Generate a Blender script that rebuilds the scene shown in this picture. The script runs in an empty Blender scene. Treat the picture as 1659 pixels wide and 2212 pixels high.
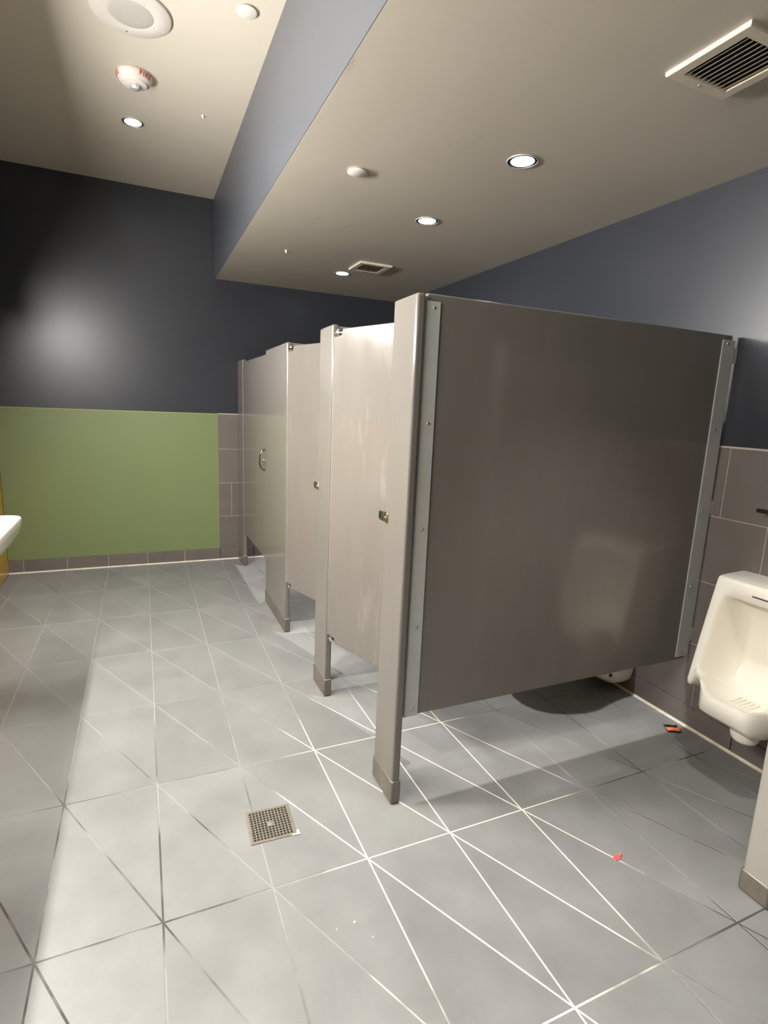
import bpy, bmesh, math, random
from mathutils import Vector, Matrix
random.seed(7)
S = bpy.context.scene
COL = S.collection

# ------------------------------------------------------------------ measures (metres)
YB, XR, XL, YN = 3.428, 1.527, -1.80, -4.0      # back wall, right wall, left wall, near wall
Z1, Z2, XS = 3.038, 2.429, -0.174               # high ceiling, low soffit, bulkhead face
H = 1.776                                       # partition height
TZ = [0.0, 0.1065, 0.405, 0.709, 1.011, 1.317]  # wall tile courses

# ------------------------------------------------------------------ camera
cam_d = bpy.data.cameras.new('camera'); cam = bpy.data.objects.new('camera', cam_d); COL.objects.link(cam)
yaw, pit, rol = 0.4206, 0.1873, 0.042
fw = Vector((math.sin(yaw)*math.cos(pit), math.cos(yaw)*math.cos(pit), -math.sin(pit)))
rt = Vector((math.cos(yaw), -math.sin(yaw), 0)); up = rt.cross(fw)
c_, s_ = math.cos(rol), math.sin(rol)
r2 = c_*rt + s_*up; u2 = -s_*rt + c_*up
M = Matrix.Identity(4)
for i in range(3):
    M[i][0], M[i][1], M[i][2] = r2[i], u2[i], -fw[i]
M.translation = Vector((-0.7808, -1.5745, 1.4204))
cam.matrix_world = M
cam_d.sensor_fit = 'VERTICAL'; cam_d.sensor_height = 36.0; cam_d.sensor_width = 27.0
cam_d.lens = 1175.37/2212*36.0
cam_d.clip_start = 0.02
S.camera = cam

# ------------------------------------------------------------------ world, exposure
w = bpy.data.worlds.new('world'); S.world = w; w.use_nodes = True
w.node_tree.nodes['Background'].inputs[0].default_value = (0.9, 0.93, 1.0, 1)
w.node_tree.nodes['Background'].inputs[1].default_value = 0.02
vs = S.view_settings
vs.view_transform = 'Standard'; vs.look = 'None'; vs.gamma = 1.0; vs.use_curve_mapping = False
vs.exposure = 1.0

VANITY_STRENGTH = 215.0
SPOT_W_HIGH = 78.0
SPOT_W_SOFFIT = 96.0
WARM = (1.0, 0.98, 0.94)
COOL = (1.0, 0.995, 0.985)

# ------------------------------------------------------------------ materials
def lin(r, g, b):
    f = lambda v: (v/255/12.92) if v/255 <= 0.04045 else ((v/255+0.055)/1.055)**2.4
    return (f(r), f(g), f(b), 1)

def mat(name, col, rough=0.5, metal=0.0, noise=0.0, nscale=6.0, bump=0.0, bscale=200.0, spec=0.5, rnd=0.0, rvar=0.0, stretch=None):
    m = bpy.data.materials.new(name); m.use_nodes = True
    nt = m.node_tree; N = nt.nodes; L = nt.links; b = N['Principled BSDF']
    b.inputs['Roughness'].default_value = rough; b.inputs['Metallic'].default_value = metal
    b.inputs['Specular IOR Level'].default_value = spec
    tc = N.new('ShaderNodeNewGeometry')
    src = tc.outputs['Position']
    if stretch:
        mp = N.new('ShaderNodeMapping'); mp.inputs['Scale'].default_value = stretch
        L.new(src, mp.inputs['Vector']); src = mp.outputs['Vector']
    nz = N.new('ShaderNodeTexNoise'); nz.inputs['Scale'].default_value = nscale
    nz.inputs['Detail'].default_value = 5; nz.inputs['Roughness'].default_value = 0.6
    L.new(src, nz.inputs['Vector'])
    val = nz.outputs['Fac']
    mr = N.new('ShaderNodeMapRange'); mr.inputs[1].default_value = 0.25; mr.inputs[2].default_value = 0.75
    mr.inputs[3].default_value = 1-noise; mr.inputs[4].default_value = 1+noise
    L.new(val, mr.inputs[0]); k = mr.outputs[0]
    if rnd:
        oi = N.new('ShaderNodeObjectInfo')
        m2 = N.new('ShaderNodeMapRange'); m2.inputs[3].default_value = 1-rnd; m2.inputs[4].default_value = 1+rnd
        L.new(oi.outputs['Random'], m2.inputs[0])
        mm = N.new('ShaderNodeMath'); mm.operation = 'MULTIPLY'; L.new(k, mm.inputs[0]); L.new(m2.outputs[0], mm.inputs[1]); k = mm.outputs[0]
    vm = N.new('ShaderNodeVectorMath'); vm.operation = 'SCALE'; vm.inputs[0].default_value = col[:3]
    L.new(k, vm.inputs['Scale']); L.new(vm.outputs[0], b.inputs['Base Color'])
    if rvar:
        m3 = N.new('ShaderNodeMapRange'); m3.inputs[1].default_value = 0.3; m3.inputs[2].default_value = 0.7
        m3.inputs[3].default_value = rough-rvar; m3.inputs[4].default_value = rough+rvar
        L.new(val, m3.inputs[0]); L.new(m3.outputs[0], b.inputs['Roughness'])
    if bump:
        n2 = N.new('ShaderNodeTexNoise'); n2.inputs['Scale'].default_value = bscale; n2.inputs['Detail'].default_value = 2
        L.new(tc.outputs['Position'], n2.inputs['Vector'])
        bp = N.new('ShaderNodeBump'); bp.inputs['Strength'].default_value = bump; bp.inputs['Distance'].default_value = 0.002
        L.new(n2.outputs['Fac'], bp.inputs['Height']); L.new(bp.outputs[0], b.inputs['Normal'])
    return m

def emit(name, col, strength):
    m = bpy.data.materials.new(name); m.use_nodes = True
    b = m.node_tree.nodes['Principled BSDF']
    b.inputs['Base Color'].default_value = (0.8, 0.8, 0.8, 1)
    b.inputs['Emission Color'].default_value = (*col[:3], 1); b.inputs['Emission Strength'].default_value = strength
    return m

MT = {}
MT['floor'] = mat('floor_tile', lin(120, 119, 116), 0.42, noise=0.15, nscale=4.5, rnd=0.05, bump=0.05, bscale=60, rvar=0.08)
MT['walltile'] = mat('wall_tile', lin(104, 97, 92), 0.38, noise=0.10, nscale=6, rnd=0.05, bump=0.04, bscale=80)
MT['wallgrout'] = mat('wall_grout', lin(178, 168, 156), 0.85, noise=0.12, nscale=20)
MT['caulk'] = mat('caulk', lin(205, 196, 178), 0.6, noise=0.25, nscale=14)
MT['navy'] = mat('navy_paint', lin(43, 45, 51), 0.33, spec=0.6, noise=0.05, nscale=3, bump=0.10, bscale=160)
MT['bulk'] = mat('blue_grey_paint', lin(74, 76, 82), 0.34, noise=0.04, nscale=3, bump=0.10, bscale=160)
MT['green'] = mat('green_paint', lin(112, 124, 82), 0.5, noise=0.03, nscale=3, bump=0.06, bscale=200)
MT['greenedge'] = mat('green_edge', lin(142, 150, 94), 0.5)
MT['yellow'] = mat('yellow_gloss', lin(226, 174, 48), 0.14, noise=0.03)
MT['cream'] = mat('cream_ceiling', lin(190, 182, 168), 0.6, noise=0.03, nscale=2, bump=0.08, bscale=220)
MT['part'] = mat('partition_laminate', lin(105, 100, 94), 0.16, noise=0.05, nscale=4, bump=0.012, bscale=90, rvar=0.03, stretch=(2.5, 2.5, 0.7))
def smear_mat():
    m = mat('partition_smeared', lin(105, 100, 94), 0.18, noise=0.05, nscale=4, bump=0.012, bscale=90, rvar=0.03, stretch=(2.5, 2.5, 0.7))
    N = m.node_tree.nodes; L = m.node_tree.links; b = N['Principled BSDF']
    base = b.inputs['Base Color'].links[0].from_socket
    g = N.new('ShaderNodeTexCoord'); mp = N.new('ShaderNodeMapping'); mp.inputs['Scale'].default_value = (9, 9, 2.2); mp.inputs['Location'].default_value = (0.3, 0.9, 0.2)
    L.new(g.outputs['Object'], mp.inputs['Vector'])
    n = N.new('ShaderNodeTexNoise'); n.inputs['Scale'].default_value = 1.1; n.inputs['Detail'].default_value = 7; n.inputs['Roughness'].default_value = 0.65
    L.new(mp.outputs[0], n.inputs['Vector'])
    r = N.new('ShaderNodeMapRange'); r.inputs[1].default_value = 0.56; r.inputs[2].default_value = 0.74; r.inputs[3].default_value = 0; r.inputs[4].default_value = 0.17
    L.new(n.outputs['Fac'], r.inputs[0])
    x = N.new('ShaderNodeMix'); x.data_type = 'RGBA'; x.inputs['B'].default_value = lin(176, 170, 160)
    L.new(r.outputs[0], x.inputs['Factor']); L.new(base, x.inputs['A']); L.new(x.outputs['Result'], b.inputs['Base Color'])
    return m
MT['smear'] = smear_mat()
MT['bracket'] = mat('bracket_metal', lin(166, 167, 161), 0.42, metal=0.0, noise=0.05, nscale=20)
MT['shoe'] = mat('stained_steel', lin(112, 105, 95), 0.36, metal=0.45, noise=0.22, nscale=18, stretch=(1, 1, 0.8))
MT['chrome'] = mat('chrome', lin(205, 203, 198), 0.16, metal=1.0)
MT['facet'] = mat('strobe_reflector', lin(220, 216, 218), 0.28, metal=0.7)
MT['handle'] = mat('dull_chrome', lin(118, 114, 106), 0.25, metal=0.9)
MT['china'] = mat('vitreous_china', lin(232, 226, 212), 0.12, noise=0.01)
MT['black'] = mat('black_plastic', lin(22, 22, 23), 0.35)
MT['void'] = mat('dark_void_shade', lin(16, 15, 14), 0.9)  # near-black colour standing in for the shade inside openings
MT['whiteplastic'] = mat('white_plastic', lin(204, 198, 188), 0.45)
MT['whitemetal'] = mat('white_enamel', lin(222, 217, 207), 0.5)
MT['grille'] = mat('speaker_grille', lin(166, 160, 152), 0.7, noise=0.1, nscale=400)
MT['vent'] = mat('vent_enamel', lin(190, 180, 165), 0.45, noise=0.06, nscale=30)
MT['red'] = mat('red_print', lin(196, 40, 30), 0.6)
MT['darkprint'] = mat('dark_print', lin(60, 60, 62), 0.6)
MT['steel'] = mat('drain_steel', lin(138, 129, 114), 0.42, metal=0.45, noise=0.2, nscale=60)
MT['trimring'] = mat('trim_ring', lin(180, 176, 170), 0.35, metal=0.4)
MT['baffle'] = mat('baffle_dark', lin(24, 23, 22), 0.6)
MT['orange'] = mat('orange_print', lin(226, 112, 72), 0.5, noise=0.2, nscale=120)
MT['pink'] = mat('pink_foil', lin(222, 82, 88), 0.5)
MT['crumb'] = mat('white_paper', lin(235, 232, 225), 0.8)
MT['tube'] = emit('vanity_lens', WARM, VANITY_STRENGTH)
MT['tube_dim'] = emit('vanity_lens_dim', WARM, VANITY_STRENGTH*0.50)
MT['lens'] = emit('downlight_lens', (0.90, 0.97, 1.0), 6.0)
MT['speakerplate'] = mat('speaker_enamel', lin(196, 190, 181), 0.55)
MT['screen'] = mat('screen_laminate', lin(146, 141, 134), 0.2, noise=0.05, nscale=4, stretch=(2.5, 2.5, 0.7))
MT['plumb'] = mat('sticker', lin(120, 120, 118), 0.5)

# clear strobe lens
m = bpy.data.materials.new('clear_lens'); m.use_nodes = True
b = m.node_tree.nodes['Principled BSDF']; b.inputs['Roughness'].default_value = 0.05
b.inputs['Transmission Weight'].default_value = 1.0; b.inputs['Base Color'].default_value = (0.95, 0.93, 0.95, 1); b.inputs['IOR'].default_value = 1.45
MT['clear'] = m

# soffit paint with dirty scuff smears
def soffit_mat():
    m = mat('soffit_paint', lin(176, 169, 156), 0.45, noise=0.03, nscale=2, bump=0.07, bscale=200)
    nt = m.node_tree; N = nt.nodes; L = nt.links; b = N['Principled BSDF']
    base = b.inputs['Base Color'].links[0].from_socket
    g = N.new('ShaderNodeNewGeometry')
    mp = N.new('ShaderNodeMapping'); mp.inputs['Scale'].default_value = (3.0, 1.1, 1); mp.inputs['Rotation'].default_value = (0, 0, 0.6)
    L.new(g.outputs['Position'], mp.inputs['Vector'])
    nz = N.new('ShaderNodeTexNoise'); nz.inputs['Scale'].default_value = 2.6; nz.inputs['Detail'].default_value = 8; nz.inputs['Roughness'].default_value = 0.62
    L.new(mp.outputs[0], nz.inputs['Vector'])
    rp = N.new('ShaderNodeMapRange'); rp.inputs[1].default_value = 0.60; rp.inputs[2].default_value = 0.72; rp.inputs[3].default_value = 0; rp.inputs[4].default_value = 0.42
    L.new(nz.outputs['Fac'], rp.inputs[0])
    # smears sit around three spots of the soffit
    tot = None
    for (cx, cy, r) in ((0.44, 0.58, 0.22), (0.42, 1.62, 0.34), (-0.08, 0.10, 0.16)):
        d = N.new('ShaderNodeVectorMath'); d.operation = 'DISTANCE'; d.inputs[1].default_value = (cx, cy, Z2)
        L.new(g.outputs['Position'], d.inputs[0])
        q = N.new('ShaderNodeMapRange'); q.inputs[1].default_value = r*0.4; q.inputs[2].default_value = r*1.5; q.inputs[3].default_value = 1; q.inputs[4].default_value = 0
        L.new(d.outputs['Value'], q.inputs[0])
        if tot is None: tot = q.outputs[0]
        else:
            a = N.new('ShaderNodeMath'); a.operation = 'MAXIMUM'; L.new(tot, a.inputs[0]); L.new(q.outputs[0], a.inputs[1]); tot = a.outputs[0]
    mu = N.new('ShaderNodeMath'); mu.operation = 'MULTIPLY'; L.new(tot, mu.inputs[0]); L.new(rp.outputs[0], mu.inputs[1])
    mx = N.new('ShaderNodeMix'); mx.data_type = 'RGBA'; mx.inputs['B'].default_value = lin(96, 86, 72)
    L.new(mu.outputs[0], mx.inputs['Factor']); L.new(base, mx.inputs['A']); L.new(mx.outputs['Result'], b.inputs['Base Color'])
    return m
MT['soffit'] = soffit_mat()

# floor grout: clean and pale around the first stall door, grey and soiled elsewhere
def grout_mat():
    m = bpy.data.materials.new('floor_grout'); m.use_nodes = True
    nt = m.node_tree; N = nt.nodes; L = nt.links; b = N['Principled BSDF']; b.inputs['Roughness'].default_value = 0.85
    g = N.new('ShaderNodeNewGeometry')
    def noise(sc, det=3):
        n = N.new('ShaderNodeTexNoise'); n.inputs['Scale'].default_value = sc; n.inputs['Detail'].default_value = det
        L.new(g.outputs['Position'], n.inputs['Vector']); return n.outputs['Fac']
    def rng(sock, a, b_, c=0.0, d=1.0):
        r = N.new('ShaderNodeMapRange'); r.inputs[1].default_value = a; r.inputs[2].default_value = b_; r.inputs[3].default_value = c; r.inputs[4].default_value = d
        L.new(sock, r.inputs[0]); return r.outputs[0]
    def op(o, a, b_):
        n = N.new('ShaderNodeMath'); n.operation = o
        for i, v in enumerate((a, b_)):
            if isinstance(v, (int, float)): n.inputs[i].default_value = v
            else: L.new(v, n.inputs[i])
        return n.outputs[0]
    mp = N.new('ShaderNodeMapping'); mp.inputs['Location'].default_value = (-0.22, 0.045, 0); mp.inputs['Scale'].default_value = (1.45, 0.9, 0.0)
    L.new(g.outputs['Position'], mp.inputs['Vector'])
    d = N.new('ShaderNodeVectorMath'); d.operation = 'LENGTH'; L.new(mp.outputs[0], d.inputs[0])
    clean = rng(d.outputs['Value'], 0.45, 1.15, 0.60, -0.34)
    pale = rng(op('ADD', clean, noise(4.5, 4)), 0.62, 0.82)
    soil = rng(noise(3.1, 5), 0.44, 0.58)
    far = rng(d.outputs['Value'], 0.65, 1.05, 0.0, 1.0)
    # soil is walked in towards the entrance
    sx = N.new('ShaderNodeSeparateXYZ'); L.new(g.outputs['Position'], sx.inputs[0])
    soil = op('MULTIPLY', op('MULTIPLY', soil, far), rng(sx.outputs['Y'], 0.2, 1.1, 1.0, 0.12))
    mx = N.new('ShaderNodeMix'); mx.data_type = 'RGBA'; mx.inputs['A'].default_value = lin(136, 135, 131); mx.inputs['B'].default_value = lin(70, 66, 62)
    L.new(soil, mx.inputs['Factor'])
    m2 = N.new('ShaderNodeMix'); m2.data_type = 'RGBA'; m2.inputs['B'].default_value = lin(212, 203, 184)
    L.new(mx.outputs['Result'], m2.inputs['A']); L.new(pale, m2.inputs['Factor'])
    L.new(m2.outputs['Result'], b.inputs['Base Color'])
    return m
MT['grout'] = grout_mat()

# ------------------------------------------------------------------ helpers
def tag(o, label=None, cat=None, group=None, kind=None):
    if label: o['label'] = label
    if cat: o['category'] = cat
    if group: o['group'] = group
    if kind: o['kind'] = kind
    return o

def empty(name, loc, rz=0.0):
    o = bpy.data.objects.new(name, None); COL.objects.link(o)
    o.location = loc; o.rotation_euler = (0, 0, rz); o.empty_display_size = 0.05
    return o

def link(name, me, m, parent=None, smooth=False):
    o = bpy.data.objects.new(name, me); COL.objects.link(o)
    if m is not None and not me.materials: me.materials.append(MT[m])
    if smooth:
        for p in me.polygons: p.use_smooth = True
    if parent: o.parent = parent
    return o

def obj(name, bm, m, parent=None, smooth=False):
    me = bpy.data.meshes.new(name)
    bmesh.ops.recalc_face_normals(bm, faces=bm.faces)
    bm.to_mesh(me); bm.free()
    return link(name, me, m, parent, smooth)

def box(bm, x0, x1, y0, y1, z0, z1, bev=0.0, seg=2):
    r = bmesh.ops.create_cube(bm, size=1)
    vs_ = r['verts']
    for v in vs_:
        v.co = Vector(((x0+x1)/2 + v.co.x*(x1-x0), (y0+y1)/2 + v.co.y*(y1-y0), (z0+z1)/2 + v.co.z*(z1-z0)))
    if bev:
        es = list({e for v in vs_ for e in v.link_edges})
        bmesh.ops.bevel(bm, geom=es, offset=bev, segments=seg, profile=0.5, affect='EDGES')
    return bm

def nb(): return bmesh.new()

def bx(name, m, parent, x0, x1, y0, y1, z0, z1, bev=0.0, seg=2, smooth=False):
    return obj(name, box(nb(), x0, x1, y0, y1, z0, z1, bev, seg), m, parent, smooth)

def prism(bm, pts, axis, a, b):
    """extrude a closed polygon; pts are the two other coordinates in order"""
    def P(p, t):
        q = list(p); q.insert(axis, t); return Vector(q)
    A = [bm.verts.new(P(p, a)) for p in pts]; B = [bm.verts.new(P(p, b)) for p in pts]
    n = len(pts)
    bm.faces.new(A); bm.faces.new(list(reversed(B)))
    for i in range(n): bm.faces.new((A[i], B[i], B[(i+1) % n], A[(i+1) % n]))
    return bm

def lathe(bm, prof, n=32, c=(0, 0, 0), axis='Z'):
    """prof: (radius, height) pairs"""
    rings = []
    def P(r, h, a):
        u, v = r*math.cos(a), r*math.sin(a)
        if axis == 'Z': q = (u, v, h)
        elif axis == 'X': q = (h, u, v)
        else: q = (u, h, v)
        return Vector(q) + Vector(c)
    for r, h in prof:
        if r < 1e-6: rings.append([bm.verts.new(P(0, h, 0))])
        else: rings.append([bm.verts.new(P(r, h, 2*math.pi*i/n)) for i in range(n)])
    for A, B in zip(rings, rings[1:]):
        if len(A) == 1 and len(B) == 1: continue
        for i in range(n):
            j = (i+1) % n
            if len(A) == 1: bm.faces.new((A[0], B[i], B[j]))
            elif len(B) == 1: bm.faces.new((A[i], B[0], A[j]))
            else: bm.faces.new((A[i], B[i], B[j], A[j]))
    return bm

def tube(bm, pts, r, n=10):
    pts = [Vector(p) for p in pts]; rings = []
    for i, p in enumerate(pts):
        t = (pts[min(i+1, len(pts)-1)] - pts[max(i-1, 0)]).normalized()
        ref = Vector((0, 0, 1)) if abs(t.z) < 0.9 else Vector((1, 0, 0))
        u = t.cross(ref).normalized(); v = t.cross(u)
        rings.append([bm.verts.new(p + u*(r*math.cos(2*math.pi*k/n)) + v*(r*math.sin(2*math.pi*k/n))) for k in range(n)])
    for A, B in zip(rings, rings[1:]):
        for k in range(n): bm.faces.new((A[k], B[k], B[(k+1) % n], A[(k+1) % n]))
    bm.faces.new(rings[0]); bm.faces.new(rings[-1])
    return bm

def copy_tree(o, parent=None):
    c = o.copy(); COL.objects.link(c); c.parent = parent
    for ch in list(o.children): copy_tree(ch, c)
    return c

def smooth_by_angle(o, ang=35):
    me = o.data
    for p in me.polygons: p.use_smooth = ang > 55 or max(abs(c) for c in p.normal) < 0.9995   # flat sides stay flat, only the rounded edges are smooth
    bm = bmesh.new(); bm.from_mesh(me)
    for e in bm.edges:
        if len(e.link_faces) == 2 and e.calc_face_angle(0) > math.radians(ang): e.smooth = False
    bm.to_mesh(me); bm.free()
    return o

# ================================================================== THE SETTING
# ---- floor: right-triangle halves of 305 x 600 mm tiles, cut along one diagonal
floor = bx('floor', 'grout', None, XL-0.1, XR+0.1, YN-0.1, YB+0.1, -0.08, -0.0009)
tag(floor, 'grey tiled floor with pale and soiled grout lines', kind='structure')
TW, TL, X0, Y0, G = 0.3048, 0.6005, -0.4737, -0.193, 0.0026

def clip(poly, ax, lim, keep_less):
    out = []
    n = len(poly)
    for i in range(n):
        a, b2 = poly[i], poly[(i+1) % n]
        ia = (a[ax] <= lim) if keep_less else (a[ax] >= lim)
        ib = (b2[ax] <= lim) if keep_less else (b2[ax] >= lim)
        if ia: out.append(a)
        if ia != ib:
            t = (lim-a[ax])/(b2[ax]-a[ax])
            out.append((a[0]+t*(b2[0]-a[0]), a[1]+t*(b2[1]-a[1])))
    return out

def inset(poly, d):
    # inset of a convex counter-clockwise polygon
    n = len(poly); L = []
    for i in range(n):
        a, b2 = Vector(poly[i]), Vector(poly[(i+1) % n]); e = (b2-a).normalized(); nrm = Vector((-e.y, e.x))
        L.append((a+nrm*d, e))
    out = []
    for i in range(n):
        (p, e), (q, f) = L[i-1], L[i]
        den = e.x*f.y-e.y*f.x
        if abs(den) < 1e-6: out.append(tuple(q)); continue
        t = ((q.x-p.x)*f.y-(q.y-p.y)*f.x)/den
        out.append(tuple(p+e*t))
    return out

def area(p): return 0.5*sum(p[i][0]*p[(i+1) % len(p)][1]-p[(i+1) % len(p)][0]*p[i][1] for i in range(len(p)))

def tile_mesh(poly, cx, cy, top=0.0, bot=-0.006, ch=0.0005):
    bm = nb()
    inn = inset(poly, ch)
    A = [bm.verts.new((x-cx, y-cy, top)) for x, y in inn]
    B = [bm.verts.new((x-cx, y-cy, top-ch)) for x, y in poly]
    C = [bm.verts.new((x-cx, y-cy, bot)) for x, y in poly]
    n = len(poly)
    bm.faces.new(A)
    for i in range(n):
        j = (i+1) % n
        bm.faces.new((B[i], B[j], A[j], A[i])); bm.faces.new((C[i], C[j], B[j], B[i]))
    me = bpy.data.meshes.new('floor_tile'); bm.to_mesh(me); bm.free()
    me.materials.append(MT['floor'])
    return me

shared = {}
i0 = math.floor((XL-X0)/TW); i1 = math.ceil((XR-X0)/TW)
j0 = math.floor((YN-Y0)/TL); j1 = math.ceil((YB-Y0)/TL)
for j in range(j0, j1):
    for i in range(i0, i1):
        xa, ya = X0+i*TW, Y0+j*TL
        xb, yb = xa+TW, ya+TL
        for k, tri in enumerate((((xa, ya), (xb, ya), (xa, yb)), ((xb, ya), (xb, yb), (xa, yb)))):
            p = list(tri); full = True
            for ax, lim, less in ((0, XL, False), (0, XR, True), (1, YN, False), (1, YB, True)):
                q = clip(p, ax, lim, less)
                if len(q) != len(p) or any(abs(a[0]-c[0])+abs(a[1]-c[1]) > 1e-6 for a, c in zip(p, q)): full = False
                p = q
                if len(p) < 3: break
            if len(p) < 3 or area(p) < 0.002: continue
            if full:
                if k not in shared:
                    shared[k] = tile_mesh(inset([(x-xa, y-ya) for x, y in tri], G), 0, 0)
                me = shared[k]
            else:
                me = tile_mesh(inset(p, G), xa, ya)
            o = bpy.data.objects.new('floor_tile', me); COL.objects.link(o)
            o.location = (xa, ya, random.uniform(-0.0003, 0.0003)); o.parent = floor

# ---- walls
PB = 0.008      # tile face stands this far in front of the painted plaster
wb = bx('wall_back', 'navy', None, XL-0.1, XR+0.1, YB+PB, YB+0.12, -0.08, Z1+0.1)
tag(wb, 'dark navy painted back wall above green panel and tile', kind='structure')
wr = bx('wall_right', 'navy', None, XR+PB, XR+0.12, YN-0.1, YB+PB, -0.08, Z1+0.1)
tag(wr, 'navy painted wall above dark tile behind the stalls', kind='structure')
wl = bx('wall_left', 'navy', None, XL-0.12, XL, YN-0.1, YB+PB, -0.08, Z1+0.1)
tag(wl, 'left wall with glossy yellow lower panel behind the sink', kind='structure')
wn = bx('wall_near', 'navy', None, XL-0.1, XR+0.1, YN-0.12, YN, -0.08, Z1+0.1)
tag(wn, 'navy painted wall at the entrance end', kind='structure')
bx('yellow_panel', 'yellow', wl, XL-0.001, XL+0.004, YN+0.01, YB-0.001, 0.004, 1.317)
# grout bed behind the tiles
bx('grout_bed', 'wallgrout', wb, XS+0.004, XR+PB, YB+0.0025, YB+PB+0.002, 0.0, 1.323)
bx('grout_bed', 'wallgrout', wr, XR+0.0025, XR+PB+0.002, YN, YB+PB, 0.0, 1.323)

def wall_tile(parent, wall, a0, a1, z0, z1, m='walltile', g=0.002):
    a0 += g; a1 -= g; z0 += g; z1 -= g
    if a1-a0 < 0.012: return
    if wall == 'back': o = bx('tile', m, parent, a0, a1, YB, YB+0.006, z0, z1, 0.0008, 1)
    else: o = bx('tile', m, parent, XR, XR+0.006, a0, a1, z0, z1, 0.0008, 1)
    return o

# back wall: stall side tiles and the low course that runs under the green panel
rows = {4: 0.342, 3: 0.141, 2: -0.061, 1: 0.342}
for r, off in rows.items():
    a = XS; e = off
    while e < a+0.01: e += 0.61
    while a < XR-0.001:
        wall_tile(wb, 'back', a, min(e, XR), TZ[r], TZ[r+1]); a = e; e += 0.61
bbk = tag(bx('baseboard_back', 'wallgrout', None, XL+0.005, XR, YB+0.0025, YB+PB, 0.0, TZ[1]), 'low course of dark tiles along the back wall', kind='structure')
e = X0-5*TW; a = XL+0.005
while a < XR-0.001:
    while e <= a+0.01: e += TW
    wall_tile(bbk, 'back', a, min(e, XR), 0.006, TZ[1]); a = e
# right wall
for r, off in {4: -0.026, 3: -0.230, 2: -0.433, 1: -0.030}.items():
    e = off-7*0.61; a = YN
    while a < YB-0.001:
        while e <= a+0.01: e += 0.61
        wall_tile(wr, 'right', a, min(e, YB), TZ[r], TZ[r+1]); a = e
bbr = tag(bx('baseboard_right', 'wallgrout', None, XR+0.0025, XR+PB, YN, YB, 0.0, TZ[1]), 'low course of dark tiles along the right wall', kind='structure')
e = -0.235-7*0.61; a = YN
while a < YB-0.001:
    while e <= a+0.01: e += 0.61
    wall_tile(bbr, 'right', a, min(e, YB), 0.006, TZ[1]); a = e
# green panel on the back wall
gp = tag(bx('trim_1', 'greenedge', None, XL+0.006, XS+0.001, YB-0.001, YB+PB, TZ[1]+0.002, 1.319), 'flat green wall panel with a pale edge line', kind='structure')
bx('green_panel', 'green', gp, XL+0.007, XS-0.004, YB-0.0025, YB+0.002, TZ[1]+0.003, 1.3125)
# caulk fillets
def fillet(name, wall, a0, a1, s=0.011):
    bm = nb()
    if wall == 'back': prism(bm, [(YB+0.001, 0.0), (YB-s, 0.0004), (YB-s*0.35, s*0.35), (YB+0.001, s)], 0, a0, a1)
    else: prism(bm, [(XR+0.001, 0.0), (XR+0.001, s), (XR-s*0.35, s*0.35), (XR-s, 0.0004)], 1, a0, a1)
    return obj(name, bm, 'caulk')
tag(fillet('trim_2', 'back', XL+0.005, XR-0.012), 'pale caulk line where back wall meets floor', kind='structure')
tag(fillet('trim_3', 'right', YN, YB-0.001), 'pale caulk line where right wall meets floor', kind='structure')

# ---- ceilings
tag(bx('ceiling', 'cream', None, XL-0.1, XS-0.003, YN-0.1, YB+0.1, Z1, Z1+0.1), 'high cream painted ceiling', kind='structure')
tag(bx('ceiling_soffit', 'soffit', None, XS, XR+0.1, YN-0.1, YB+0.1, Z2, Z2+0.72), 'lower cream soffit above the stalls with dark scuffs', kind='structure')
tag(bx('wall_bulkhead', 'bulk', None, XS-0.003, XS, YN-0.1, YB+0.1, Z2+0.0005, Z1+0.1), 'blue-grey painted vertical face of the dropped soffit', kind='structure')

# ================================================================== TOILET PARTITIONS
def screw(parent, c, axis, r=0.006, name='screw'):
    prof = [(r, 0), (r*0.92, r*0.35), (r*0.6, r*0.62), (r*0.2, r*0.7), (0, r*0.6)]
    if axis in ('-X', '-Y'): prof = [(a_, -h) for a_, h in prof]
    return obj(name, lathe(nb(), prof, 10, c, axis[-1]), 'chrome', parent, True)

def pilaster(y0, y1, label, keeper_z=None, tilt=0.0):
    t = empty('stall_pilaster', (0.016, (y0+y1)/2, 0))
    hw = (y1-y0)/2
    body = bx('panel', 'part', t, -0.016, 0.016, -hw, hw, 0.006, H, 0.0095, 4)
    smooth_by_angle(body, 50)
    sh = bx('shoe', 'shoe', t, -0.0195, 0.0195, -hw-0.0035, hw+0.0035, 0.0005, 0.092, 0.008, 3)
    smooth_by_angle(sh, 50)
    if keeper_z:                        # chrome strike wrapped round the latch edge
        k = empty('strike', (0, hw, keeper_z)); k.parent = t
        bx('plate', 'chrome', k, -0.0215, -0.0155, -0.034, 0.002, -0.019, 0.019, 0.003, 2, True)
        bm = nb()
        pr_ = [(0.0, -0.017), (0.026, -0.017), (0.036, -0.012), (0.040, 0.0), (0.036, 0.012), (0.026, 0.017), (0.0, 0.017)]
        prism(bm, pr_, 0, -0.0215, -0.017)
        obj('lip', bm, 'chrome', k)
        bx('bumper', 'black', k, -0.0225, -0.0212, 0.020, 0.036, -0.013, 0.013, 0.0005, 1)
        screw(k, (-0.0213, -0.020, 0.0), '-X', 0.0055)
    t.rotation_euler = (0, tilt, 0)
    tag(t, label, 'pilaster')
    return t

pilaster(0.0, 0.173, 'grey-brown end pilaster beside the large dividing panel', 1.042, 0.0030)
pilaster(0.804, 0.993, 'narrow pilaster between the two doors with small chrome strikes', 1.036)
pilaster(1.637, 2.232, 'widest pilaster, between the handled door and the middle stall')
pilaster(3.173, YB-0.002, 'dark pilaster against the tiled back wall')

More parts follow.
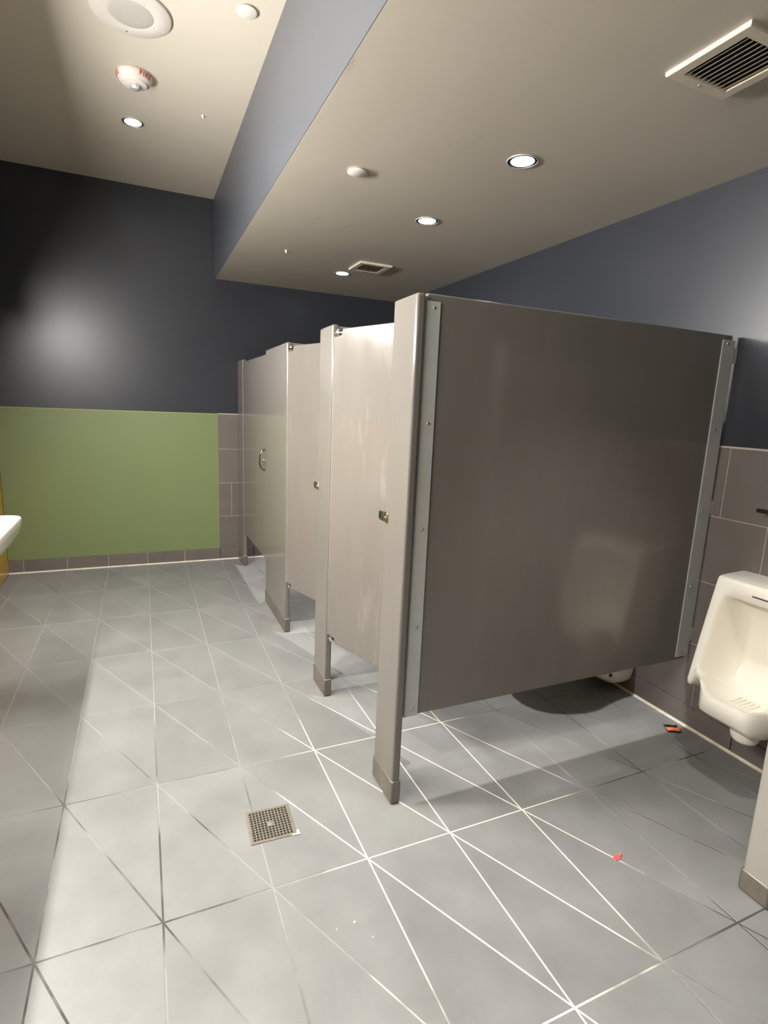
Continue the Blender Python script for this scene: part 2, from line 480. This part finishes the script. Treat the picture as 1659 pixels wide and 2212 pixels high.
def door(hy, width, label, ang, handle=False, m='part'):
    t = empty('stall_door', (0.016, hy-0.003, 0), ang)
    z0, z1 = 0.305, H-0.024
    nw, nh = 0.058, 0.030                       # hinge notches
    pts = [(-nw, z0), (-nw, z0+nh), (-0.004, z0+nh), (-0.004, z1-nh), (-nw, z1-nh), (-nw, z1), (-width, z1), (-width, z0)]
    bm = nb(); prism(bm, pts, 0, -0.0125, 0.0125)
    bmesh.ops.bevel(bm, geom=list(bm.edges), offset=0.003, segments=2, profile=0.5, affect='EDGES')
    smooth_by_angle(obj('panel', bm, m, t), 50)
    for nm, za, zb in (('hinge', z1-nh+0.001, z1+0.003), ('hinge', z0-0.004, z0+nh-0.001)):
        h = empty(nm, (0, 0, za)); h.parent = t
        bx('bracket', 'chrome', h, -0.011, 0.011, -nw+0.002, -0.005, 0.010, 0.018, 0.002, 2)
        obj('pin', lathe(nb(), [(0, 0), (0.009, 0.0005), (0.011, 0.003), (0.011, zb-za-0.005), (0.009, zb-za), (0, zb-za)], 14, (0, -0.018, 0)), 'chrome', h, True)
    bx('edge_strip', 'bracket', t, -0.0128, 0.0128, -0.004, -0.0022, z0+0.03, z1-0.03)
    if handle:
        hz = 1.028; hy2 = -width+0.085
        pts = [(-0.0125, hy2, hz+0.072)]
        for k in range(17):
            a = math.radians(90-180*k/16)
            pts.append((-0.0165-0.034*math.cos(a)**0.8 if abs(math.cos(a)) > 1e-6 else -0.0165, hy2, hz+0.072*math.sin(a)))
        pts.append((-0.0125, hy2, hz-0.072))
        h = obj('pull_handle', tube(nb(), pts, 0.0065, 10), 'handle', t, True)
        lk = obj('latch_knob', lathe(nb(), [(0, -0.036), (0.011, -0.035), (0.0125, -0.030), (0.008, -0.022), (0.007, -0.016), (0.017, -0.0145), (0.018, -0.0125)], 18, (0, -width+0.045, hz), 'X'), 'chrome', t, True)
    tag(t, label, 'stall door')
    return t

door(0.804, 0.622, 'stall door with pale smears, ajar beside the end pilaster', math.radians(20), m='smear')
door(1.637, 0.640, 'middle stall door standing slightly ajar, without a handle', math.radians(19))
door(3.173, 0.935, 'closed stall door with curved chrome pull handle', math.radians(0.6), True)

def divider(y0, label, full, top=1.781):
    t = empty('divider_panel', (0, y0, 0))
    p = bx('panel', 'part', t, 0.048, XR-0.032, 0.0, 0.025, 0.334, top, 0.006, 3)
    smooth_by_angle(p, 50)
    xs = ((0.0405, 0.095), (XR-0.095, XR-0.020)) if full else ((0.0405, 0.095),)
    for n, (xa, xb) in enumerate(xs):
        za, zb = (0.334, 1.757) if n == 0 else (0.350, 1.760)
        br = bx('bracket', 'bracket', t, xa, xb, -0.0045, 0.0004, za, zb, 0.0006, 1)
        if n == 0: bx('flange', 'bracket', br, xa-0.001, xa+0.002, -0.0045, 0.012, za, zb)
        else:
            for zc in (0.45, 1.05, 1.70): bx('standoff', 'bracket', br, xb-0.004, XR+0.0035, -0.0025, 0.004, zc-0.03, zc+0.03)
        for zc in (0.363, 0.676, 1.026, 1.380, 1.738):
            zq = zc if n == 0 else min(zc+0.012, 1.745)
            screw(br, (0.072 if n == 0 else XR-0.066, -0.0045, zq), '-Y', 0.0055)
    tag(t, label, 'divider')
    return t
divider(0.016, 'large glossy dark brown dividing panel beside the urinal', True)
divider(0.886, 'inner dividing panel behind the narrow pilaster', False)
divider(1.720, 'inner dividing panel behind the widest pilaster', False)

# urinal screen post at the picture's lower right: pilaster, shoe, panel
t = empty('urinal_screen', (0.884, -0.757, 0))
smooth_by_angle(bx('post', 'screen', t, -0.016, 0.016, -0.042, 0.042, 0.006, H, 0.0095, 4), 50)
smooth_by_angle(bx('shoe', 'shoe', t, -0.0205, 0.0205, -0.0465, 0.0465, 0.0005, 0.075, 0.009, 3), 50)
smooth_by_angle(bx('panel', 'screen', t, 0.017, XR-0.884, -0.0125, 0.0125, 0.45, 1.70, 0.006, 3), 50)
tag(t, 'grey urinal screen post with stained steel shoe on the floor', 'screen')

# ================================================================== URINAL
def smoothstep(a, b2, v):
    k = max(0.0, min(1.0, (v-a)/(b2-a))); return k*k*(3-2*k)

def urinal():
    yc, hw = -0.375, 0.212
    t = empty('urinal', (XR, yc, 0))
    # profiles (distance from the wall, height): plain side wing and full centre section
    wing = [(0.0, 0.812), (0.08, 0.809), (0.150, 0.806), (0.163, 0.802), (0.169, 0.790), (0.1795, 0.740), (0.181, 0.733), (0.185, 0.715), (0.192, 0.68), (0.202, 0.63),
            (0.213, 0.575), (0.222, 0.53), (0.230, 0.49), (0.236, 0.46), (0.242, 0.43), (0.247, 0.405), (0.251, 0.385), (0.254, 0.370), (0.255, 0.360), (0.252, 0.345), (0.243, 0.336), (0.21, 0.333), (0.15, 0.332), (0.08, 0.331), (0.0, 0.330)]
    mid = [(0.0, 0.814), (0.08, 0.811), (0.155, 0.808), (0.168, 0.804), (0.173, 0.792), (0.170, 0.742), (0.163, 0.734), (0.125, 0.726), (0.085, 0.700), (0.058, 0.64),
           (0.050, 0.57), (0.052, 0.50), (0.062, 0.44), (0.082, 0.395), (0.115, 0.362), (0.165, 0.345), (0.225, 0.345), (0.290, 0.362), (0.322, 0.376), (0.336, 0.374), (0.338, 0.360), (0.326, 0.305), (0.265, 0.262), (0.15, 0.235), (0.0, 0.225)]
    n = len(wing); bm = nb(); cols = []
    ys = [-1, -0.995, -0.975, -0.94, -0.90, -0.865, -0.84, -0.815, -0.79, -0.76, -0.72, -0.66, -0.58, -0.5, -0.42, -0.34, -0.26, -0.18, -0.09, 0]
    ys = ys + [-v for v in reversed(ys[:-1])]
    for s in ys:
        a = abs(s)
        cav = 1-smoothstep(0.56, 0.86, a)**1.25
        bump = 0.045*smoothstep(0.32, 0.62, a)*(1-smoothstep(0.80, 0.94, a))
        lipf = 1-smoothstep(0.30, 0.90, a)
        und = 1-smoothstep(0.40, 0.84, a)
        edge = max(0.0, (a-0.965)/0.035)
        col = []
        for k in range(n):
            (xw, zw), (xm, zm) = wing[k], mid[k]
            if k <= 4: f = 1-smoothstep(0.7, 1, a)
            elif k <= 14: f = cav if k > 6 else min(1.0, cav*1.15)
            elif k <= 20: f = 0.55*cav+0.45*lipf if k < 17 else lipf
            else: f = und
            x = xw+(xm-xw)*f; z = zw+(zm-zw)*f
            if 15 <= k <= 20: z += bump*(0.5 if k == 15 else 1.0)
            if edge > 0 and 2 <= k <= 22:       # rolled outer edge
                x -= 0.010*edge**2
            if edge > 0 and k >= 18: z += 0.012*edge
            wid = hw*(1-0.02*smoothstep(0.5, 0.85, z))
            if k >= 19: wid = hw - (hw-0.185)*und*0
            col.append(bm.verts.new((-x, s*wid, z)))
        cols.append(col)
    for A, B in zip(cols, cols[1:]):
        for k in range(n-1): bm.faces.new((A[k], A[k+1], B[k+1], B[k]))
    bm.faces.new(cols[0]); bm.faces.new(list(reversed(cols[-1])))
    bm.faces.new([c[0] for c in cols] + [c[-1] for c in reversed(cols)])
    o = obj('bowl', bm, 'china', t)
    smooth_by_angle(o, 60)
    obj('outlet', lathe(nb(), [(0.062, 0.255), (0.056, 0.225), (0.050, 0.197), (0.043, 0.186), (0.03, 0.182), (0, 0.181)], 24, (-0.160, 0, 0)), 'china', t, True)
    # small dark maker's mark printed on the upper band
    bx('maker_mark', 'darkprint', t, -0.1745, -0.1700, -0.02, 0.055, 0.764, 0.769)
    # drain slots moulded in the basin
    for k in range(5):
        bx('drain_slot', 'darkprint' if k == 9 else 'china', t, -0.245, -0.150, -0.034+k*0.017, -0.028+k*0.017, 0.340, 0.3495, 0.002, 1, True)
    tag(t, 'white ceramic wall urinal beside the large dividing panel', 'urinal')
urinal()

# slim black ledge on the tiles above the urinal
t = empty('black_ledge', (XR, -0.42, 1.076))
bx('bar', 'black', t, -0.078, -0.060, -0.22, 0.20, 0.0, 0.016, 0.004, 2)
for yy in (-0.12, 0.12): bx('mount', 'black', t, -0.064, 0.0, yy-0.012, yy+0.012, 0.002, 0.014, 0.002, 1)
tag(t, 'black wall bar on the tiles above the urinal', 'wall bar')

# ================================================================== TOILET (wall hung, seen under the panel)
def toilet(yc):
    t = empty('toilet', (XR, yc, 0))
    bm = nb(); rings = []
    secs = [(0.0, 0.150, 0.040, 0.36), (0.04, 0.150, 0.036, 0.375), (0.10, 0.148, 0.042, 0.385), (0.20, 0.152, 0.095, 0.39), (0.30, 0.170, 0.165, 0.39), (0.40, 0.180, 0.200, 0.39),
            (0.50, 0.170, 0.230, 0.39), (0.58, 0.140, 0.262, 0.39), (0.63, 0.095, 0.300, 0.39), (0.655, 0.040, 0.345, 0.388)]
    n = 20
    for d, hw, zb, zt in secs:
        ring = []
        for k in range(n):
            a = 2*math.pi*k/n
            ca, sa = math.cos(a), math.sin(a)
            p = 0.45
            ring.append(bm.verts.new((-d, hw*math.copysign(abs(ca)**p, ca)*(1 if sa > -0.2 else 0.92), (zb+zt)/2+(zt-zb)/2*math.copysign(abs(sa)**p, sa))))
        rings.append(ring)
    for A, B in zip(rings, rings[1:]):
        for k in range(n): bm.faces.new((A[k], B[k], B[(k+1) % n], A[(k+1) % n]))
    bm.faces.new(rings[0]); bm.faces.new(list(reversed(rings[-1])))
    smooth_by_angle(obj('bowl', bm, 'china', t), 60)
    # seat ring
    bm = nb(); out = []; inn = []
    for k in range(40):
        a = 2*math.pi*k/40
        for (rx, ry, L_) in ((0.235, 0.180, out), (0.165, 0.115, inn)):
            L_.append((-0.425+rx*math.cos(a), ry*math.sin(a)))
    vs4 = []
    for pts_, z in ((out, 0.393), (out, 0.412), (inn, 0.412), (inn, 0.393)):
        vs4.append([bm.verts.new((p[0], p[1], z)) for p in pts_])
    for q in range(4):
        A, B = vs4[q], vs4[(q+1) % 4]
        for k in range(40): bm.faces.new((A[k], B[k], B[(k+1) % 40], A[(k+1) % 40]))
    obj('seat', bm, 'whiteplastic', t)
    obj('bolt_cap', lathe(nb(), [(0.010, 0), (0.009, -0.006), (0, -0.008)], 14, (-0.17, -0.149, 0.135), 'Y'), 'black', t, True)
    tag(t, 'white wall-hung toilet seen beneath the large dividing panel', 'toilet')
    return t
toilet(0.445)

# ================================================================== SINK (left edge)
def sink(yc, label):
    t = empty('sink', (XL+0.004, yc, 0))
    D, hw = 0.486, 0.265
    def ring(ins, z, r):
        pts = []
        x1, yy = D-ins, hw-ins*0.9
        r = max(0.01, r)
        pts.append((0.0 if ins < 0.2 else 0.08, -yy))
        for k in range(9):
            a = math.radians(-90+90*k/8); pts.append((x1-r+r*math.cos(a), -yy+r+r*math.sin(a)))
        for k in range(9):
            a = math.radians(90*k/8); pts.append((x1-r+r*math.cos(a), yy-r+r*math.sin(a)))
        pts.append((0.0 if ins < 0.2 else 0.08, yy))
        return [(p[0], p[1], z) for p in pts]
    R = [ring(0.14, 0.695, 0.10), ring(0.085, 0.715, 0.09), ring(0.035, 0.748, 0.07), ring(0.012, 0.785, 0.05), ring(0.002, 0.825, 0.045), ring(0.0, 0.850, 0.045), ring(0.004, 0.858, 0.045), ring(0.014, 0.861, 0.045)]
    bm = nb(); rr = [[bm.verts.new(p) for p in q] for q in R]
    n = len(rr[0])
    for A, B in zip(rr, rr[1:]):
        for k in range(n): bm.faces.new((A[k], A[(k+1) % n], B[(k+1) % n], B[k]))
    bm.faces.new(list(reversed(rr[0])))
    # basin sunk into the top
    prev = rr[-1]
    for ins, z, xb in ((0.030, 0.8605, 0.13), (0.038, 0.855, 0.14), (0.060, 0.81, 0.155), (0.10, 0.765, 0.18), (0.16, 0.750, 0.21)):
        q = ring(ins, z, 0.06)
        cur = [bm.verts.new((max(p[0], xb), p[1]*(1.0), p[2])) for p in q]
        for k in range(n): bm.faces.new((prev[k], prev[(k+1) % n], cur[(k+1) % n], cur[k]))
        prev = cur
    bm.faces.new(prev)
    smooth_by_angle(obj('basin', bm, 'china', t), 56)
    tag(t, label, 'sink')
sink(1.145, 'white ceramic sink on the yellow wall, nearest the green panel')
sink(0.33, 'added unseen middle sink on the yellow wall, shading the floor')  # guessed sink out of view, added to shade the left edge of the floor
sink(-0.485, 'added unseen sink shading the floor, farthest from the green panel')  # second added sink beyond view, casting more shade on the left floor

# ================================================================== CEILING FIXTURES
def downlight(x, y, z, label, power, size):
    t = empty('downlight', (x, y, z))
    obj('trim_ring', lathe(nb(), [(0.065, 0.0), (0.0645, -0.002), (0.062, -0.0035), (0.0595, -0.003), (0.0595, 0.0)], 40), 'trimring', t, True)
    obj('baffle', lathe(nb(), [(0.0597, -0.0014), (0.0475, -0.0014)], 40), 'baffle', t)
    obj('lens', lathe(nb(), [(0.0480, -0.0005), (0.047, -0.0022), (0.02, -0.0028), (0, -0.0029)], 40), 'lens', t, True)
    ld = bpy.data.lights.new('downlight_beam', 'SPOT'); ld.energy = power; ld.spot_size = size; ld.spot_blend = 0.65
    ld.shadow_soft_size = 0.045; ld.color = COOL
    lo = bpy.data.objects.new('downlight_beam', ld); COL.objects.link(lo); lo.parent = t; lo.location = (0, 0, -0.02)
    tag(t, label, 'downlight')
    return t
W1 = math.radians(84)
downlight(-0.762, 2.375, Z1, 'round downlight in the high ceiling near the fire strobe', SPOT_W_HIGH*0.55, W1)
downlight(-0.762, 0.30, Z1, 'added unseen fill downlight in the high ceiling before the ceiling speaker', SPOT_W_HIGH, W1)  # guessed lamp out of view, added to fill the floor shadows
downlight(-0.762, -1.78, Z1, 'added unseen fill downlight in the high ceiling at the entrance end', SPOT_W_HIGH, W1)  # another added lamp beyond view, brightening the floor
W2 = math.radians(88)
downlight(0.672, 0.445, Z2, 'round downlight in the soffit between the vent and the round cover cap', SPOT_W_SOFFIT, W2)
downlight(0.675, 1.270, Z2, 'round downlight in the soffit, second of the row above the stalls', SPOT_W_SOFFIT, W2)
downlight(0.673, 2.650, Z2, 'small round downlight in the soffit beside the far vent', SPOT_W_SOFFIT, W2)
downlight(0.672, -0.70, Z2, 'round downlight in the soffit in front of the urinal', SPOT_W_SOFFIT*0.32, math.radians(76))

def vent(x0, x1, y0, y1, label):
    t = empty('ceiling_vent', ((x0+x1)/2, (y0+y1)/2, Z2))
    a, b2 = (x1-x0)/2, (y1-y0)/2; f = 0.038; d = 0.013
    bx('duct_shade', 'void', t, -a+0.02, a-0.02, -b2+0.02, b2-0.02, -0.0015, 0.0)  # flat dark sheet, painted as the shade of the vent opening
    # bevelled frame, four mitred sides in one casting
    bm = nb()
    loops = []
    for ins, z in ((0.0, 0.0), (0.0, -0.0095), (0.003, -d), (f-0.004, -d), (f, -d+0.004), (f, -0.001)):
        loops.append([bm.verts.new((sx*(a-ins), sy*(b2-ins), z)) for sx, sy in ((-1, -1), (1, -1), (1, 1), (-1, 1))])
    for A, B in zip(loops, loops[1:]):
        for k in range(4): bm.faces.new((A[k], A[(k+1) % 4], B[(k+1) % 4], B[k]))
    obj('frame', bm, 'vent', t)
    n = 9; wd = 2*(a-f)
    for k in range(n):
        xx = -a+f+wd*(k+0.35)/n
        bm = nb(); prism(bm, [(xx+0.010, -0.002), (xx-0.0015, -d+0.001), (xx+0.0015, -d+0.001), (xx+0.012, -0.002)], 1, -b2+f, b2-f)
        obj('slat', bm, 'vent', t)
    o = obj('screw', lathe(nb(), [(0.0045, 0), (0.004, -0.002), (0, -0.003)], 10, (-0.005, b2-0.019, -d)), 'chrome', t, True)
    tag(t, label, 'air vent')
    return t
vent(0.674, 0.928, -0.478, -0.224, 'square louvred ceiling vent over the urinal area')
vent(0.660, 0.905, 2.228, 2.475, 'small louvred ceiling vent next to the farthest soffit downlight')

def cap(x, y, z, label):
    o = obj('sprinkler_cap', lathe(nb(), [(0.034, 0.0), (0.034, -0.004), (0.0435, -0.0045), (0.0435, -0.007), (0.040, -0.009), (0, -0.0095)], 36), 'whiteplastic', None, True)
    o.location = (x, y, z); tag(o, label, 'cover cap')
cap(-0.312, 1.098, Z1, 'flat round white cover cap on the high ceiling')
cap(0.119, 0.870, Z2, 'flat round white cover cap on the lower soffit')

def plug(x, y, z, label):
    o = obj('ceiling_anchor', lathe(nb(), [(0.009, 0.0), (0.0085, -0.006), (0.005, -0.010), (0.004, -0.018), (0, -0.019)], 14), 'whiteplastic', None, True)
    o.location = (x, y, z); tag(o, label, 'anchor')
plug(-0.392, 2.085, Z1, 'tiny white anchor on the high ceiling')
plug(0.142, 2.262, Z2, 'tiny white anchor on the soffit beyond the cover cap')

# round ceiling speaker
t = empty('ceiling_speaker', (-0.757, 1.335, Z1))
obj('plate', lathe(nb(), [(0.163, 0.0), (0.163, -0.006), (0.158, -0.010), (0.095, -0.0125), (0.090, -0.0115)], 56), 'speakerplate', t, True)
obj('grille', lathe(nb(), [(0.091, -0.0112), (0.088, -0.0125), (0.05, -0.014), (0, -0.0145)], 48), 'grille', t, True)
for k in range(4):
    a = math.radians(28+90*k)
    o = obj('screw', lathe(nb(), [(0.0045, 0), (0.004, -0.002), (0, -0.003)], 10, (0.1*math.cos(a), 0.1*math.sin(a), -0.0122)), 'whiteplastic', t, True)
o = obj('screw', lathe(nb(), [(0.0045, 0), (0.004, -0.002), (0, -0.003)], 10, (0.132, 0.055, -0.0112)), 'whiteplastic', t, True)
o = obj('screw', lathe(nb(), [(0.003, 0), (0.003, -0.002), (0, -0.003)], 10, (-0.02, 0.128, -0.0112)), 'darkprint', t, True)
tag(t, 'large round white ceiling speaker with grey grille', 'speaker')

# fire strobe with red lettering
t = empty('fire_strobe', (-0.750, 1.835, Z1))
def body_r(z): return 0.0855 if z > -0.012 else 0.0855-(abs(z)-0.012)/0.020*0.010
obj('housing', lathe(nb(), [(0.083, 0.0), (0.086, -0.003), (0.0858, -0.012), (0.0755, -0.033), (0.070, -0.037), (0.063, -0.0385), (0.062, -0.044), (0.056, -0.048), (0, -0.0495)], 48), 'whiteplastic', t, True)
obj('reflector', lathe(nb(), [(0.021, -0.049), (0.017, -0.056), (0.006, -0.060), (0, -0.060)], 16), 'chrome', t, False)
obj('strobe_lens', lathe(nb(), [(0.028, -0.0485), (0.027, -0.060), (0.022, -0.069), (0.010, -0.0735), (0, -0.074)], 9), 'facet', t, False)
def lettering(txt, ang, parent):
    cu = bpy.data.curves.new('lettering', 'FONT'); cu.body = txt; cu.align_x = 'CENTER'; cu.align_y = 'CENTER'; cu.size = 0.030; cu.offset = 0.0006
    cu.space_character = 1.25
    tmp = bpy.data.objects.new('lettering_tmp', cu); COL.objects.link(tmp)
    dg = bpy.context.evaluated_depsgraph_get(); dg.update()
    me = bpy.data.meshes.new_from_object(tmp.evaluated_get(dg))
    bpy.data.objects.remove(tmp); bpy.data.curves.remove(cu)
    bm = bmesh.new(); bm.from_mesh(me)
    bmesh.ops.triangulate(bm, faces=bm.faces)
    for v in bm.verts:
        u, h = v.co.x, v.co.y
        z = -0.0195+h*0.92
        r = body_r(z)+0.0022
        a = ang+u/0.080
        v.co = Vector((r*math.sin(a), -r*math.cos(a), z))
    bm.to_mesh(me); bm.free()
    me.materials.clear()
    return link('lettering', me, 'red', parent)
for d in (40, -84, 160): lettering('FIRE', math.radians(d), t)
tag(t, 'white ceiling fire strobe with red FIRE lettering', 'fire strobe')

# vanity lights on the left wall above the sinks (their glow shows on the back wall)
def vanity(yc, label, hl, m):
    t = empty('vanity_light', (XL, yc, 2.12))
    bm = nb(); prism(bm, [(0.0, 0.066), (0.166, 0.066), (0.166, 0.060), (0.142, 0.054), (0.113, -0.015), (0.100, -0.030), (0.0, -0.030)], 1, -hl, hl)
    # prism on the y axis takes (x, z) pairs
    obj('housing', bm, 'whitemetal', t)
    bm = nb(); prism(bm, [(0.1405, 0.052), (0.1455, 0.050), (0.1175, -0.017), (0.1125, -0.015)], 1, -hl+0.008, hl-0.008)
    obj('lens', bm, m, t)
    for sy in (-1, 1): bx('end_cap', 'whitemetal', t, 0.0, 0.168, sy*hl-0.004, sy*hl+0.004, -0.032, 0.068, 0.002, 2)
    tag(t, label, 'wall light')
vanity(0.90, 'linear vanity light on the left wall nearest the green panel', 0.75, 'tube')
vanity(-0.72, 'dimmer linear vanity light on the left wall towards the entrance', 0.62, 'tube_dim')

# ================================================================== FLOOR DRAIN AND LITTER
def drain():
    t = empty('floor_drain', (-0.427, 0.063, 0.0004), math.radians(-2.0))
    a = 0.072
    bx('well_shade', 'void', t, -a+0.004, a-0.004, -a+0.004, a-0.004, 0.0, 0.0006)  # flat black plate, shade of the depth under the grate put into colour
    bm = nb(); loops = []
    for h, z in ((a+0.004, 0.0), (a+0.003, 0.0022), (a-0.005, 0.0026), (a-0.006, 0.0008)):
        loops.append([bm.verts.new((sx*h, sy*h, z)) for sx, sy in ((-1, -1), (1, -1), (1, 1), (-1, 1))])
    for A, B in zip(loops, loops[1:]):
        for k in range(4): bm.faces.new((A[k], A[(k+1) % 4], B[(k+1) % 4], B[k]))
    obj('frame', bm, 'steel', t)
    # perforated plate: 12 x 12 square holes, real openings
    n = 12; g = a-0.006; pitch = 2*g/n; bar = pitch*0.14
    bm = nb(); zt = 0.0024
    def quad(x0, x1, y0, y1):
        bm.faces.new([bm.verts.new(p) for p in ((x0, y0, zt), (x1, y0, zt), (x1, y1, zt), (x0, y1, zt))])
    def skirt(x0, x1, y0, y1):
        c = [(x0, y0), (x1, y0), (x1, y1), (x0, y1)]
        for k in range(4):
            p, q = c[k], c[(k+1) % 4]
            bm.faces.new([bm.verts.new((*p, zt)), bm.verts.new((*p, 0.0007)), bm.verts.new((*q, 0.0007)), bm.verts.new((*q, zt))])
    for i in range(n):
        for j in range(n):
            x0, x1, y0, y1 = -g+i*pitch, -g+(i+1)*pitch, -g+j*pitch, -g+(j+1)*pitch
            mid = abs(i-(n-1)/2) < 1 and abs(j-(n-1)/2) < 1
            if mid: quad(x0, x1, y0, y1); continue
            quad(x0, x0+bar, y0, y1); quad(x1-bar, x1, y0, y1); quad(x0+bar, x1-bar, y0, y0+bar); quad(x0+bar, x1-bar, y1-bar, y1)
            skirt(x0+bar, x1-bar, y0+bar, y1-bar)
    me = bpy.data.meshes.new('grate'); bm.to_mesh(me); bm.free(); link('grate', me, 'steel', t)
    obj('hub', lathe(nb(), [(0.009, 0.0024), (0.0085, 0.0034), (0.003, 0.0036), (0, 0.0032)], 16), 'steel', t, True)
    bm = nb(); prism(bm, [(0.058, -0.078), (0.086, -0.080), (0.084, -0.056), (0.076, -0.060), (0.076, -0.072), (0.060, -0.072)], 2, 0.0, 0.003)
    obj('mortar_patch', bm, 'caulk', t)
    tag(t, 'square perforated steel floor drain with central screw', 'floor drain')
drain()

def litter():
    t = empty('snack_wrapper', (1.437, -0.020, 0.0005), math.radians(-32))
    bm = nb()
    P = [(-0.030, 0.007), (-0.022, 0.002), (0.0, 0.0045), (0.020, 0.003), (0.030, 0.008)]
    def strip(name, m, y0, y1, lift):
        bm = nb(); prism(bm, [(x, z+lift) for x, z in P] + [(x, z+lift+0.0012) for x, z in reversed(P)], 1, y0, y1); obj(name, bm, m, t)
    strip('orange_face', 'orange', -0.017, 0.012, 0.0)
    strip('black_band', 'black', 0.012, 0.034, 0.0005)
    strip('black_edge', 'black', -0.027, -0.017, 0.0015)
    tag(t, 'crumpled orange and black wrapper by the right wall', 'wrapper')
    t = empty('foil_scrap', (0.604, -0.487, 0.0004), math.radians(12))
    bm = nb(); prism(bm, [(-0.020, -0.006), (0.002, -0.010), (0.008, 0.004), (-0.004, 0.010), (-0.018, 0.007)], 2, 0.0, 0.0022); obj('pink_piece', bm, 'pink', t)
    bm = nb(); prism(bm, [(0.004, -0.004), (0.017, -0.001), (0.019, 0.004), (0.009, 0.006)], 2, 0.0012, 0.0040); obj('orange_tip', bm, 'orange', t)
    tag(t, 'small pink scrap lying on a grout line', 'paper scrap')
    for (x, y, r) in ((-0.286, -0.386, 0.0035), (-0.255, -0.445, 0.0022), (-0.340, -0.388, 0.0018)):
        o = obj('paper_crumb', lathe(nb(), [(0, 0), (r*1.1, 0.0002), (r, r*0.6), (r*0.4, r), (0, r*0.9)], 7), 'crumb')
        o.location = (x, y, 0.0004); tag(o, 'largest of the white paper crumbs on the open floor' if r > 0.003 else 'speck of white paper beside the largest crumb on the floor', 'crumb', 'white crumbs on the floor')
litter()
